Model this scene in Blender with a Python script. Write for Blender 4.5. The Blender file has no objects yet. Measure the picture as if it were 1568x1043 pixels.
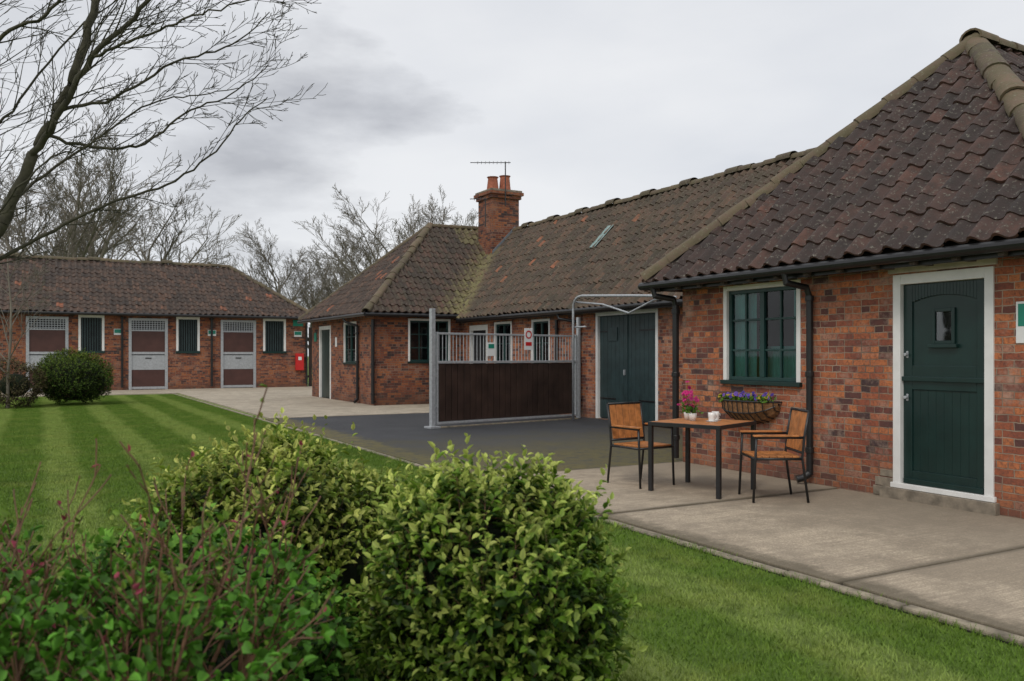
import bpy, bmesh, math, random
import numpy as np
from mathutils import Vector
R=random.Random(7)
scene=bpy.context.scene
# ---------------------------------------------------------------- helpers
def link(o,parent=None):
    scene.collection.objects.link(o)
    if parent is not None: o.parent=parent
    return o
def empty(name,loc=(0,0,0),rz=0):
    e=bpy.data.objects.new(name,None); e.location=loc; e.rotation_euler=(0,0,rz); e.empty_display_size=.2
    return link(e)
def np_mesh(name,V,F,mat,col=None,smooth=False,parent=None):
    V=np.asarray(V,dtype=np.float32); F=np.asarray(F,dtype=np.int32)
    me=bpy.data.meshes.new(name); n,k=F.shape
    me.vertices.add(len(V)); me.vertices.foreach_set('co',V.ravel())
    me.loops.add(n*k); me.loops.foreach_set('vertex_index',F.ravel())
    me.polygons.add(n); me.polygons.foreach_set('loop_start',np.arange(0,n*k,k,dtype=np.int32))
    if smooth: me.polygons.foreach_set('use_smooth',np.ones(n,dtype=bool))
    me.update(calc_edges=True)
    if col is not None:
        c=np.ones((len(V),4),dtype=np.float32); c[:,:3]=col
        a=me.attributes.new('tint','FLOAT_COLOR','POINT'); a.data.foreach_set('color',c.ravel())
    me.materials.append(mat)
    o=bpy.data.objects.new(name,me)
    return link(o,parent)
class MB:
    def __init__(s): s.v=[]; s.f=[]
    def box8(s,c):
        b=len(s.v); s.v+=[tuple(p) for p in c]
        s.f+=[(b,b+3,b+2,b+1),(b+4,b+5,b+6,b+7),(b,b+1,b+5,b+4),(b+1,b+2,b+6,b+5),(b+2,b+3,b+7,b+6),(b+3,b,b+4,b+7)]
    def box(s,x0,x1,y0,y1,z0,z1):
        s.box8([(x0,y0,z0),(x1,y0,z0),(x1,y1,z0),(x0,y1,z0),(x0,y0,z1),(x1,y0,z1),(x1,y1,z1),(x0,y1,z1)])
    def obox(s,fr,u0,u1,z0,z1,n0,n1):
        P,d,n=fr
        def q(u,w,z): return (P[0]+d[0]*u+n[0]*w,P[1]+d[1]*u+n[1]*w,z)
        s.box8([q(u0,n0,z0),q(u1,n0,z0),q(u1,n1,z0),q(u0,n1,z0),q(u0,n0,z1),q(u1,n0,z1),q(u1,n1,z1),q(u0,n1,z1)])
    def quad(s,*p):
        b=len(s.v); s.v+=[tuple(x) for x in p]; s.f.append(tuple(range(b,b+len(p))))
    def tube(s,pts,r,n=8,caps=True):
        pts=[Vector(p) for p in pts]; m=len(pts)
        rr=r if isinstance(r,(list,tuple)) else [r]*m
        b=len(s.v)
        for i,p in enumerate(pts):
            t=(pts[min(i+1,m-1)]-pts[max(i-1,0)]).normalized()
            a=Vector((0,0,1)) if abs(t.z)<.9 else Vector((1,0,0))
            x=t.cross(a).normalized(); y=t.cross(x)
            for k in range(n):
                an=2*math.pi*k/n; s.v.append(tuple(p+(x*math.cos(an)+y*math.sin(an))*rr[i]))
        for i in range(m-1):
            for k in range(n):
                s.f.append((b+i*n+k,b+i*n+(k+1)%n,b+(i+1)*n+(k+1)%n,b+(i+1)*n+k))
        if caps:
            s.f.append(tuple(b+k for k in range(n))); s.f.append(tuple(b+(m-1)*n+k for k in range(n)))
    def build(s,name,mat,parent=None,bevel=0,smooth=False):
        if not s.v: return None
        me=bpy.data.meshes.new(name); me.from_pydata(s.v,[],s.f); me.materials.append(mat); me.update()
        bm=bmesh.new(); bm.from_mesh(me); bmesh.ops.recalc_face_normals(bm,faces=bm.faces); bm.to_mesh(me); bm.free()
        if smooth:
            for p in me.polygons: p.use_smooth=len(p.vertices)<5
        o=bpy.data.objects.new(name,me); link(o,parent)
        if bevel:
            m=o.modifiers.new('bevel','BEVEL'); m.width=bevel; m.segments=2; m.limit_method='ANGLE'
        return o
# ---------------------------------------------------------------- materials
def newmat(name):
    m=bpy.data.materials.new(name); m.use_nodes=True; nt=m.node_tree
    return m,nt,nt.nodes['Principled BSDF']
def ramp(nt,fac,stops):
    r=nt.nodes.new('ShaderNodeValToRGB')
    e=r.color_ramp.elements
    while len(e)<len(stops): e.new(.5)
    for i,(p,c) in enumerate(stops):
        e[i].position=p; e[i].color=(c[0],c[1],c[2],1) if not isinstance(c,(int,float)) else (c,c,c,1)
    if fac is not None: nt.links.new(fac,r.inputs[0])
    return r.outputs[0]
def mix(nt,f,a,b,mode='MIX'):
    m=nt.nodes.new('ShaderNodeMix'); m.data_type='RGBA'; m.blend_type=mode
    for v,i in ((f,0),(a,6),(b,7)):
        if hasattr(v,'is_linked'): nt.links.new(v,m.inputs[i])
        elif i==0: m.inputs[0].default_value=v
        else: m.inputs[i].default_value=(v[0],v[1],v[2],1)
    return m.outputs[2]
def math_(nt,op,a,b=None):
    m=nt.nodes.new('ShaderNodeMath'); m.operation=op
    for v,i in ((a,0),(b,1)):
        if v is None: continue
        if hasattr(v,'is_linked'): nt.links.new(v,m.inputs[i])
        else: m.inputs[i].default_value=v
    return m.outputs[0]
def noise(nt,vec,scale,detail=4,rough=.55):
    n=nt.nodes.new('ShaderNodeTexNoise'); n.inputs['Scale'].default_value=scale; n.inputs['Detail'].default_value=detail; n.inputs['Roughness'].default_value=rough
    if vec is not None: nt.links.new(vec,n.inputs['Vector'])
    return n.outputs['Fac']
def pos(nt): return nt.nodes.new('ShaderNodeNewGeometry').outputs['Position']
def sep(nt,v):
    s=nt.nodes.new('ShaderNodeSeparateXYZ'); nt.links.new(v,s.inputs[0]); return s.outputs
def bump(nt,b,h,st,dist):
    n=nt.nodes.new('ShaderNodeBump'); n.inputs['Strength'].default_value=st; n.inputs['Distance'].default_value=dist
    nt.links.new(h,n.inputs['Height']); nt.links.new(n.outputs[0],b.inputs['Normal'])
def simple(name,col,rough=.5,metal=0,var=.25,scale=12,bm=.0):
    m,nt,b=newmat(name); p=pos(nt)
    nz=noise(nt,p,scale,3)
    c=ramp(nt,nz,[(.25,[x*(1-var) for x in col]),(.75,[min(1,x*(1+var)) for x in col])])
    nt.links.new(c,b.inputs['Base Color']); b.inputs['Roughness'].default_value=rough; b.inputs['Metallic'].default_value=metal
    if bm: bump(nt,b,noise(nt,p,scale*6,3),bm,.01)
    return m
def brick_mat(name,dark=1.0,salts=.6):
    m,nt,b=newmat(name); p=pos(nt); s=sep(nt,p)
    u=math_(nt,'ADD',s[0],s[1])
    wob=noise(nt,p,11,2); wz=math_(nt,'MULTIPLY',math_(nt,'SUBTRACT',wob,.5),.022)
    c=nt.nodes.new('ShaderNodeCombineXYZ'); nt.links.new(math_(nt,'ADD',u,wz),c.inputs[0]); nt.links.new(math_(nt,'ADD',s[2],wz),c.inputs[1])
    br=nt.nodes.new('ShaderNodeTexBrick'); nt.links.new(c.outputs[0],br.inputs['Vector'])
    br.inputs['Color1'].default_value=(0,0,0,1); br.inputs['Color2'].default_value=(1,1,1,1); br.inputs['Mortar'].default_value=(.5,.5,.5,1)
    br.inputs['Scale'].default_value=1; br.inputs['Mortar Size'].default_value=.0060; br.inputs['Mortar Smooth'].default_value=.35
    br.inputs['Brick Width'].default_value=.215; br.inputs['Row Height'].default_value=.07
    br.squash=.5; br.squash_frequency=3
    n1=noise(nt,p,1.4,5,.65); n2=noise(nt,p,34,4,.7)
    f=math_(nt,'ADD',math_(nt,'MULTIPLY',br.outputs['Color'],.9),math_(nt,'MULTIPLY',math_(nt,'SUBTRACT',n1,.5),1.0))
    D=dark
    col=ramp(nt,f,[(.0,(.06*D,.036*D,.037*D)),(.14,(.15*D,.055*D,.044*D)),(.3,(.29*D,.085*D,.047*D)),(.5,(.40*D,.12*D,.052*D)),(.68,(.55*D,.19*D,.07*D)),(.82,(.43*D,.14*D,.065*D)),(.95,(.42*D,.21*D,.14*D))])
    col=mix(nt,ramp(nt,n2,[(.44,0.0),(.70,.8)]),col,(.11*D,.05*D,.038*D))
    sal=ramp(nt,noise(nt,p,2.3,5,.78),[(.52,0.),(.70,salts)])
    col=mix(nt,sal,col,(.44*D,.32*D,.25*D))
    mort=ramp(nt,n1,[(.38,(.16*D,.115*D,.085*D)),(.6,(.40*D,.30*D,.22*D))])
    col=mix(nt,br.outputs['Fac'],col,mort)
    ft=ramp(nt,math_(nt,'ADD',s[2],math_(nt,'MULTIPLY',n1,.6)),[(.3,.6),(.75,0.)])
    col=mix(nt,ft,col,(.14*D,.07*D,.045*D))
    nt.links.new(col,b.inputs['Base Color']); b.inputs['Roughness'].default_value=.88
    h=math_(nt,'ADD',math_(nt,'MULTIPLY',br.outputs['Fac'],-1.),math_(nt,'MULTIPLY',n2,.9))
    bump(nt,b,h,1.0,.010)
    return m
def tile_mat(name,stops,lich=.35,dk=.65,lip=.35):
    m,nt,b=newmat(name); p=pos(nt)
    a=nt.nodes.new('ShaderNodeAttribute'); a.attribute_name='tint'; s=sep(nt,a.outputs['Color'])
    n=noise(nt,p,1.3,4); n2=noise(nt,p,24,4,.72); n3=noise(nt,p,6,5,.78)
    f=math_(nt,'ADD',math_(nt,'MULTIPLY',s[0],.8),math_(nt,'MULTIPLY',math_(nt,'SUBTRACT',n,.45),.6))
    c=ramp(nt,f,stops)
    c=mix(nt,ramp(nt,n3,[(.42,0.),(.6,dk)]),c,(.026,.021,.018))
    c=mix(nt,ramp(nt,n2,[(.575,0.),(.68,lich)]),c,(.25,.235,.19))
    mo=math_(nt,'MULTIPLY',s[1],ramp(nt,n3,[(.36,0.),(.56,1.)]))
    c=mix(nt,mo,c,(.20,.18,.075))
    c=mix(nt,math_(nt,'MULTIPLY',s[2],lip),c,(.14,.055,.034))
    nt.links.new(c,b.inputs['Base Color']); b.inputs['Roughness'].default_value=.82
    bump(nt,b,n2,.7,.012)
    return m
def leaf_mat(name,rough=.42,tr=.25):
    m,nt,b=newmat(name)
    a=nt.nodes.new('ShaderNodeAttribute'); a.attribute_name='tint'
    c=a.outputs['Color']
    nt.links.new(c,b.inputs['Base Color']); b.inputs['Roughness'].default_value=rough; b.inputs['Specular IOR Level'].default_value=.28
    t=nt.nodes.new('ShaderNodeBsdfTranslucent'); nt.links.new(c,t.inputs[0])
    ms=nt.nodes.new('ShaderNodeMixShader'); ms.inputs[0].default_value=tr
    nt.links.new(b.outputs[0],ms.inputs[1]); nt.links.new(t.outputs[0],ms.inputs[2])
    nt.links.new(ms.outputs[0],nt.nodes['Material Output'].inputs[0])
    return m
def stripes(nt,p):
    s=sep(nt,p); w=math_(nt,'MULTIPLY',math_(nt,'SUBTRACT',noise(nt,p,.6,2),.5),.35)
    x=math_(nt,'ADD',s[0],w)
    sn=math_(nt,'SINE',math_(nt,'MULTIPLY',x,2*math.pi/1.1))
    return ramp(nt,math_(nt,'ADD',math_(nt,'MULTIPLY',sn,.5),.5),[(.45,0.),(.85,1.)])
def grass_mat(name,blade):
    m,nt,b=newmat(name); p=pos(nt)
    st=stripes(nt,p); n=noise(nt,p,1.4,3,.65); n2=noise(nt,p,60 if not blade else 20,3,.75); n3=noise(nt,p,5,3,.75)
    k=1.5 if blade else 1.0
    d=ramp(nt,n2,[(.3,(.056*k,.104*k,.012*k)),(.7,(.112*k,.185*k,.025*k))])
    l=ramp(nt,n2,[(.3,(.13*k,.185*k,.038*k)),(.7,(.24*k,.30*k,.08*k))])
    c=mix(nt,math_(nt,'MULTIPLY',st,.8),d,l)
    c=mix(nt,ramp(nt,n,[(.48,0.),(.75,.5)]),c,(.20*k,.22*k,.055*k))
    c=mix(nt,ramp(nt,n3,[(.5,0.),(.68,.55)]),c,(.045*k,.08*k,.012*k))
    nt.links.new(c,b.inputs['Base Color']); b.inputs['Roughness'].default_value=.7; b.inputs['Specular IOR Level'].default_value=.2
    if not blade: bump(nt,b,n2,.7,.02)
    return m
JOINTS=[1.25,3.72,6.35,8.98]
def conc_mat(name,base,dk,yard=False):
    m,nt,b=newmat(name); p=pos(nt); s=sep(nt,p)
    n=noise(nt,p,.7,6,.7); n2=noise(nt,p,65,3,.8); n3=noise(nt,p,3.0,6,.76)
    c=ramp(nt,n,[(.42,dk),(.53,base)])
    c=mix(nt,ramp(nt,n3,[(.44,0.),(.62,.7)]),c,[x*.45 for x in base])
    c=mix(nt,ramp(nt,n2,[(.34,.8),(.58,0.)]),c,[x*.35 for x in base])
    c=mix(nt,ramp(nt,n2,[(.60,0.),(.72,.6)]),c,[min(.72,x*1.3) for x in base])
    cb=nt.nodes.new('ShaderNodeCombineXYZ'); nt.links.new(math_(nt,'MULTIPLY',s[0],1.0),cb.inputs[0]); nt.links.new(math_(nt,'MULTIPLY',s[1],40),cb.inputs[1])
    br=noise(nt,cb.outputs[0],1.2,3,.6)
    c=mix(nt,ramp(nt,br,[(.38,.55),(.6,0.)]),c,[x*.45 for x in base])
    if not yard:
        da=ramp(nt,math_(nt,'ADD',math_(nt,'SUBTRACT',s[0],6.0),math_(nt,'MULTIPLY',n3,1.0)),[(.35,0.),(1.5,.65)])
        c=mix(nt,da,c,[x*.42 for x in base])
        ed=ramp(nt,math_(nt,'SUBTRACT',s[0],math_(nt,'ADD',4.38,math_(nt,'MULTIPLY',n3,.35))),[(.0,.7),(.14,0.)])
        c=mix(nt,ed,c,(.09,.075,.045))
        for jy in JOINTS:   # soil and damp washed along the slab joints
            dj=math_(nt,'ABSOLUTE',math_(nt,'SUBTRACT',s[1],jy))
            c=mix(nt,ramp(nt,math_(nt,'ADD',dj,math_(nt,'MULTIPLY',math_(nt,'SUBTRACT',n3,.5),.12)),[(.012,.8),(.075,0.)]),c,(.085,.07,.045))
    nt.links.new(c,b.inputs['Base Color']); b.inputs['Roughness'].default_value=.85
    bump(nt,b,math_(nt,'ADD',n2,br),.8,.009)
    return m
M={}
M['brick']=brick_mat('red_brick',1.0,.7); M['brick2']=brick_mat('red_brick_dark',.70,.35); M['brickD']=brick_mat('red_brick_block',.76,.35)
M['tileA']=tile_mat('pantile_dark',[(.02,(.030,.021,.019)),(.3,(.052,.032,.027)),(.52,(.072,.040,.032)),(.78,(.105,.050,.036)),(1,(.24,.08,.042))],.65)
M['tileB']=tile_mat('pantile_brown',[(.02,(.042,.030,.025)),(.3,(.072,.047,.036)),(.52,(.10,.061,.044)),(.8,(.14,.075,.049)),(1,(.32,.11,.055))],.6)
M['ridge']=tile_mat('ridge_tile_clay',[(.1,(.07,.05,.038)),(.5,(.125,.085,.058)),(.85,(.17,.115,.075)),(1,(.24,.11,.06))],.65)
M['white']=simple('white_paint',(.76,.76,.74),.45,var=.08,scale=6)
M['cream']=simple('cream_paint',(.50,.46,.38),.6,var=.2,scale=6)
M['rafter']=simple('weathered_rafter',(.07,.055,.045),.8,var=.4,scale=10)
M['green']=simple('dark_green_paint',(.006,.026,.023),.33,var=.2,scale=5)
M['casement']=simple('casement_green_paint',(.010,.044,.040),.4,var=.2,scale=8)
M['green2']=simple('faded_green_paint',(.024,.046,.048),.5,var=.35,scale=4)
M['black']=simple('black_plastic',(.012,.012,.013),.35,var=.3,scale=8)
M['blackm']=simple('black_metal',(.015,.015,.016),.4,var=.2)
M['dark']=simple('dark_interior',(.012,.012,.014),.9)
M['under']=simple('roof_underlay',(.03,.022,.018),.9)
M['galv']=simple('galvanised_steel',(.42,.44,.46),.45,metal=.35,var=.2,scale=20)
M['brown']=simple('brown_boards',(.036,.021,.016),.42,var=.5,scale=3)
M['doorbrown']=simple('red_brown_door_panel',(.075,.03,.024),.5,var=.2,scale=3)
M['wood']=simple('teak_slats',(.44,.17,.05),.5,var=.4,scale=14,bm=.1)
M['stone']=simple('step_stone',(.22,.185,.14),.85,var=.5,scale=9,bm=.4)
M['curtain']=simple('teal_curtain',(.08,.31,.28),.8,var=.3,scale=3)
M['red']=simple('red_paint',(.55,.02,.02),.4,var=.1)
M['signgreen']=simple('sign_green',(.01,.22,.15),.4,var=.05)
M['signwhite']=simple('sign_white',(.75,.76,.75),.4,var=.03)
M['lead']=simple('lead_flashing',(.16,.18,.20),.6,var=.25)
M['rooflight']=simple('wired_glass_rooflight',(.15,.24,.22),.25,var=.4)
M['pot']=simple('terracotta',(.34,.11,.06),.8,var=.3)
M['ceramic']=simple('white_ceramic',(.8,.8,.78),.2,var=.03)
M['liner']=simple('coir_liner',(.24,.12,.05),.95,var=.6,scale=30,bm=.5)
M['soil']=simple('joint_soil',(.022,.02,.012),.95,var=.5,scale=20,bm=.5)
M['bark']=simple('tree_bark',(.058,.054,.034),.9,var=.5,scale=14,bm=.6)
M['barkfar']=simple('distant_bark',(.17,.15,.12),.95,var=.3,scale=3)
M['twigred']=simple('brown_twig_bark',(.17,.085,.05),.7,var=.45,scale=20)
M['leaf']=leaf_mat('shrub_leaf',.5,.28); M['leafdull']=leaf_mat('shrub_leaf_matt',.6,.2); M['petal']=leaf_mat('petal',.6,.35)
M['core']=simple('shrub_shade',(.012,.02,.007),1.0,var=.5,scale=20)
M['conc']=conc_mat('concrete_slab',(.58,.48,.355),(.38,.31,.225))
M['conc2']=conc_mat('concrete_yard',(.60,.52,.40),(.46,.39,.30),True)
M['kerb']=simple('kerb_concrete',(.24,.205,.15),.9,var=.7,scale=7,bm=.8)
M['grass']=grass_mat('lawn_turf',False); M['blade']=grass_mat('grass_blade',True)
m,nt,b=newmat('tarmac'); p=pos(nt); s=sep(nt,p)
n2=noise(nt,p,60,3,.8); n1=noise(nt,p,1.0,5,.65); n3=noise(nt,p,6,5,.75)
c=ramp(nt,n2,[(.3,(.012,.013,.015)),(.7,(.05,.052,.059))])
c=mix(nt,ramp(nt,n1,[(.4,0.),(.7,.4)]),c,(.07,.072,.078))
my=ramp(nt,math_(nt,'ADD',math_(nt,'MULTIPLY',math_(nt,'SUBTRACT',s[1],8.9),.15),math_(nt,'MULTIPLY',math_(nt,'SUBTRACT',n1,.5),.8)),[(0.,1.),(.8,.0)])
ex=ramp(nt,math_(nt,'SUBTRACT',s[0],math_(nt,'ADD',4.4,math_(nt,'MULTIPLY',n3,.8))),[(0.,.9),(.25,0.)])
mm=math_(nt,'MULTIPLY',math_(nt,'MAXIMUM',my,ex),ramp(nt,n3,[(.34,.25),(.54,1.)]))
c=mix(nt,mm,c,(.125,.105,.03))
nt.links.new(c,b.inputs['Base Color']); b.inputs['Roughness'].default_value=.8; bump(nt,b,n2,.8,.01); M['tar']=m
m,nt,b=newmat('window_glass'); 
tr=nt.nodes.new('ShaderNodeBsdfTransparent'); tr.inputs[0].default_value=(.9,.93,.93,1)
gl=nt.nodes.new('ShaderNodeBsdfGlossy'); gl.inputs['Roughness'].default_value=.03
fr=nt.nodes.new('ShaderNodeFresnel'); fr.inputs[0].default_value=1.6
ms=nt.nodes.new('ShaderNodeMixShader'); nt.links.new(fr.outputs[0],ms.inputs[0]); nt.links.new(tr.outputs[0],ms.inputs[1]); nt.links.new(gl.outputs[0],ms.inputs[2])
nt.links.new(ms.outputs[0],nt.nodes['Material Output'].inputs[0]); M['glass']=m

# ---------------------------------------------------------------- ground
mb=MB(); mb.quad((-500,-200,-.035),(500,-200,-.035),(500,700,-.035),(-500,700,-.035)); mb.build('ground',M['grass'])
pat=MB()
ys=[-4,-1.2]+JOINTS
for a,b_ in zip(ys[:-1],ys[1:]):
    pat.box(4.47,7.9,a+.014,b_-.014,-.12,R.uniform(-.006,.003))
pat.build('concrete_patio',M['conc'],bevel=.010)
mb=MB(); mb.box(4.34,7.95,-4.1,9.05,-.11,-.026); mb.build('joint_filling',M['soil'])
mb=MB(); mb.box(4.455,12,8.99,19.6,-.10,-.012); mb.build('tarmac_drive',M['tar'])
mb=MB(); mb.box(4.6,13,19.61,38.3,-.12,0); mb.build('concrete_yard',M['conc2'])
mb=MB(); mb.box(-30,4.59,34.2,38.3,-.12,-.004); mb.build('concrete_path',M['conc2'])
mb=MB()
y=-4
while y<34:
    L=.9; o=R.uniform(-.006,.006)
    mb.box(4.352+o,4.438+o,y+.008,y+L-.008,-.12,-.006+R.uniform(-.010,.004)); y+=L
mb.build('kerb_edging',M['kerb'],bevel=.012)
def grass_patch(seed):
    r=np.random.RandomState(seed); n=5600
    P=r.uniform(-.52,.52,(n,2)); h=r.uniform(.014,.034,n); w=r.uniform(.0022,.0042,n); a=r.uniform(0,2*np.pi,n)
    lx=r.normal(0,.012,n); ly=r.normal(0,.012,n)
    V=np.zeros((n,3,3)); V[:,0,0]=P[:,0]-np.cos(a)*w; V[:,0,1]=P[:,1]-np.sin(a)*w
    V[:,1,0]=P[:,0]+np.cos(a)*w; V[:,1,1]=P[:,1]+np.sin(a)*w
    V[:,2,0]=P[:,0]+lx; V[:,2,1]=P[:,1]+ly; V[:,2,2]=h
    return V.reshape(-1,3),np.arange(n*3).reshape(-1,3)
lawn=empty('lawn_grass')
gm=[]
for sd in (1,2,3):
    V,F=grass_patch(sd); o=np_mesh('turf_patch',V,F,M['blade'],parent=lawn); gm.append(o.data); bpy.data.objects.remove(o)
for ix in range(8):
    for iy in range(34):
        o=bpy.data.objects.new('turf_patch',R.choice(gm)); link(o,lawn)
        o.location=(3.85-ix*.99,.5+iy*.99,-.035); o.rotation_euler=(0,0,R.choice([0,1,2,3])*math.pi/2)
r_=np.random.RandomState(8)
n=6200; P=np.stack([4.348+r_.normal(0,.014,n),r_.uniform(1.5,16,n)],1); dens=np.sin(P[:,1]*5.3)+np.sin(P[:,1]*13.1+1)+r_.normal(0,.8,n); P=P[dens>-.3]
q=np.stack([4.452+r_.normal(0,.008,700),r_.uniform(1.5,14,700)],1); q=q[np.sin(q[:,1]*4.1)+np.sin(q[:,1]*9.7)>.5]; P=np.concatenate([P,q])
n=len(P); h=r_.uniform(.02,.055,n); w=.0032; a=r_.uniform(0,6.28,n); V=np.zeros((n,3,3)); V[:,:,2]=-.034
V[:,0,0]=P[:,0]-np.cos(a)*w; V[:,0,1]=P[:,1]-np.sin(a)*w; V[:,1,0]=P[:,0]+np.cos(a)*w; V[:,1,1]=P[:,1]+np.sin(a)*w; V[:,2,0]=P[:,0]+r_.normal(.008,.018,n); V[:,2,1]=P[:,1]+r_.normal(0,.018,n); V[:,2,2]=h-.034
np_mesh('edge_fringe',V.reshape(-1,3),np.arange(n*3).reshape(-1,3),M['blade'],parent=lawn)

# ---------------------------------------------------------------- roof elements
def tiles(name,O,U,V,Lv,umin,umax,mat,parent,seed,w=.222,g=.285,moss=None):
    r=np.random.RandomState(seed); O=np.array(O,float); U=np.array(U,float); V=np.array(V,float); V/=np.linalg.norm(V); Nn=np.cross(U,V)
    ps=np.array([0,.12,.25,.38,.52,.68,.84,1.0]); ph=np.array([.030,.056,.060,.040,.008,-.003,.004,.028])
    vs=[];fs=[];cs=[];b=0;K=len(ps)
    nj=int(Lv/g)+1
    for j in range(nj):
        v0=j*g
        if v0>Lv-.05: break
        lo=min(umin(v0),umin(v0+g)); hi=max(umax(v0),umax(v0+g))
        i=int(math.floor(lo/w))
        rj=r.normal(0,.008)
        while i*w<hi:
            du=r.normal(0,.005); dv=r.normal(0,.008); lf=abs(r.normal(0,.007)); sk=r.normal(0,.007)
            if r.rand()<.05: dv-=.03; lf+=.010
            rows=[(v0+dv,.004),(v0+dv,.022+lf),(v0+dv,.022+lf),(min(v0+g+.05,Lv+.03),.0+lf)]
            for ri,(v,h) in enumerate(rows):
                u=i*w+du+ps*(w*1.04)+(sk if ri==3 else 0)
                u=np.clip(u,umin(max(v,0)),umax(max(v,0)))
                P=O+np.outer(u,U)+V*v+np.outer(ph+h if ri else ph*.9+h,Nn)
                P[:,2]+=.02*np.sin(u*.8+seed+v*.7)+rj*.5
                vs.append(P)
            rv=r.beta(2,2.6)
            if r.rand()<.012: rv=1.2
            mo=0 if moss is None else moss(O+U*(i*w)+V*v0)
            cc=np.tile([rv,mo,0.],(4*K,1)); cc[:2*K,2]=1.
            cs.append(cc)
            for q in (0,2):
                a=b+q*K+np.arange(K-1); fs.append(np.stack([a,a+1,a+1+K,a+K],1))
            b+=4*K; i+=1
    return np_mesh(name,np.concatenate(vs),np.concatenate(fs),mat,np.concatenate(cs),True,parent)
def ridge(name,P,Q,mat,parent,seed,r0=.12,seg=.36,drop=.02,lump=0):
    r=np.random.RandomState(seed); P=np.array(P,float);Q=np.array(Q,float); L=np.linalg.norm(Q-P); T=(Q-P)/L
    S=np.cross(T,[0,0,1]); S/=np.linalg.norm(S); Up=np.cross(S,T)
    n=max(1,int(L/seg)); vs=[];fs=[];cs=[];b=0;K=9
    an=np.linspace(math.radians(-12),math.radians(192),K)
    for i in range(n):
        a=P+T*(L*i/n+.004); e=P+T*(L*(i+1)/n+.03)
        off=Up*(r.normal(0,.010)-drop)+S*r.normal(0,.008)
        big=lump and i%lump==lump//2
        ra=r0*(1.28 if big else 1.08); rb=r0*(1.28 if big else .98)
        for c,rr in ((a,ra*.80),(a,ra),(a,ra),(e,rb)):
            vs.append(c+off+np.outer(np.cos(an)*rr,S)+np.outer(np.sin(an)*rr*.8,Up)+ (Up*.035 if big else 0))
        for q in (0,2):
            k=b+q*K+np.arange(K-1); fs.append(np.stack([k,k+1,k+1+K,k+K],1))
        cs.append(np.tile([r.beta(2,2.2)*(.25 if big else 1),.3,0],(4*K,1))); b+=4*K
    return np_mesh(name,np.concatenate(vs),np.concatenate(fs),mat,np.concatenate(cs),True,parent)
class Bld:
    def __init__(s,name): s.e=empty(name); s.g={}
    def __getitem__(s,k):
        if k not in s.g: s.g[k]=MB()
        return s.g[k]
    def finish(s,names,bevel=.004):
        for k,mb in s.g.items():
            mb.build(names.get(k,k),M[k],s.e,bevel if k not in('brick','brick2','brickD','under','glass','dark','curtain') else 0)
def wall(mb,fr,L,z0,z1,ops,rev=.11):
    P,d,n=fr
    us=sorted(set([0,L]+[o[0] for o in ops]+[o[1] for o in ops])); zs=sorted(set([z0,z1]+[o[2] for o in ops]+[o[3] for o in ops]))
    q=lambda u,z,w=0:(P[0]+d[0]*u+n[0]*w,P[1]+d[1]*u+n[1]*w,z)
    for a,b in zip(us[:-1],us[1:]):
        for c,e in zip(zs[:-1],zs[1:]):
            um=(a+b)/2; zm=(c+e)/2
            if any(o[0]<um<o[1] and o[2]<zm<o[3] for o in ops): continue
            mb.quad(q(a,c),q(b,c),q(b,e),q(a,e))
    for a,b,c,e in [o[:4] for o in ops]:
        mb.quad(q(a,c),q(a,c,-rev),q(a,e,-rev),q(a,e)); mb.quad(q(b,c),q(b,c,-rev),q(b,e,-rev),q(b,e))
        mb.quad(q(a,e),q(b,e),q(b,e,-rev),q(a,e,-rev)); mb.quad(q(a,c),q(b,c),q(b,c,-rev),q(a,c,-rev))
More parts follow.
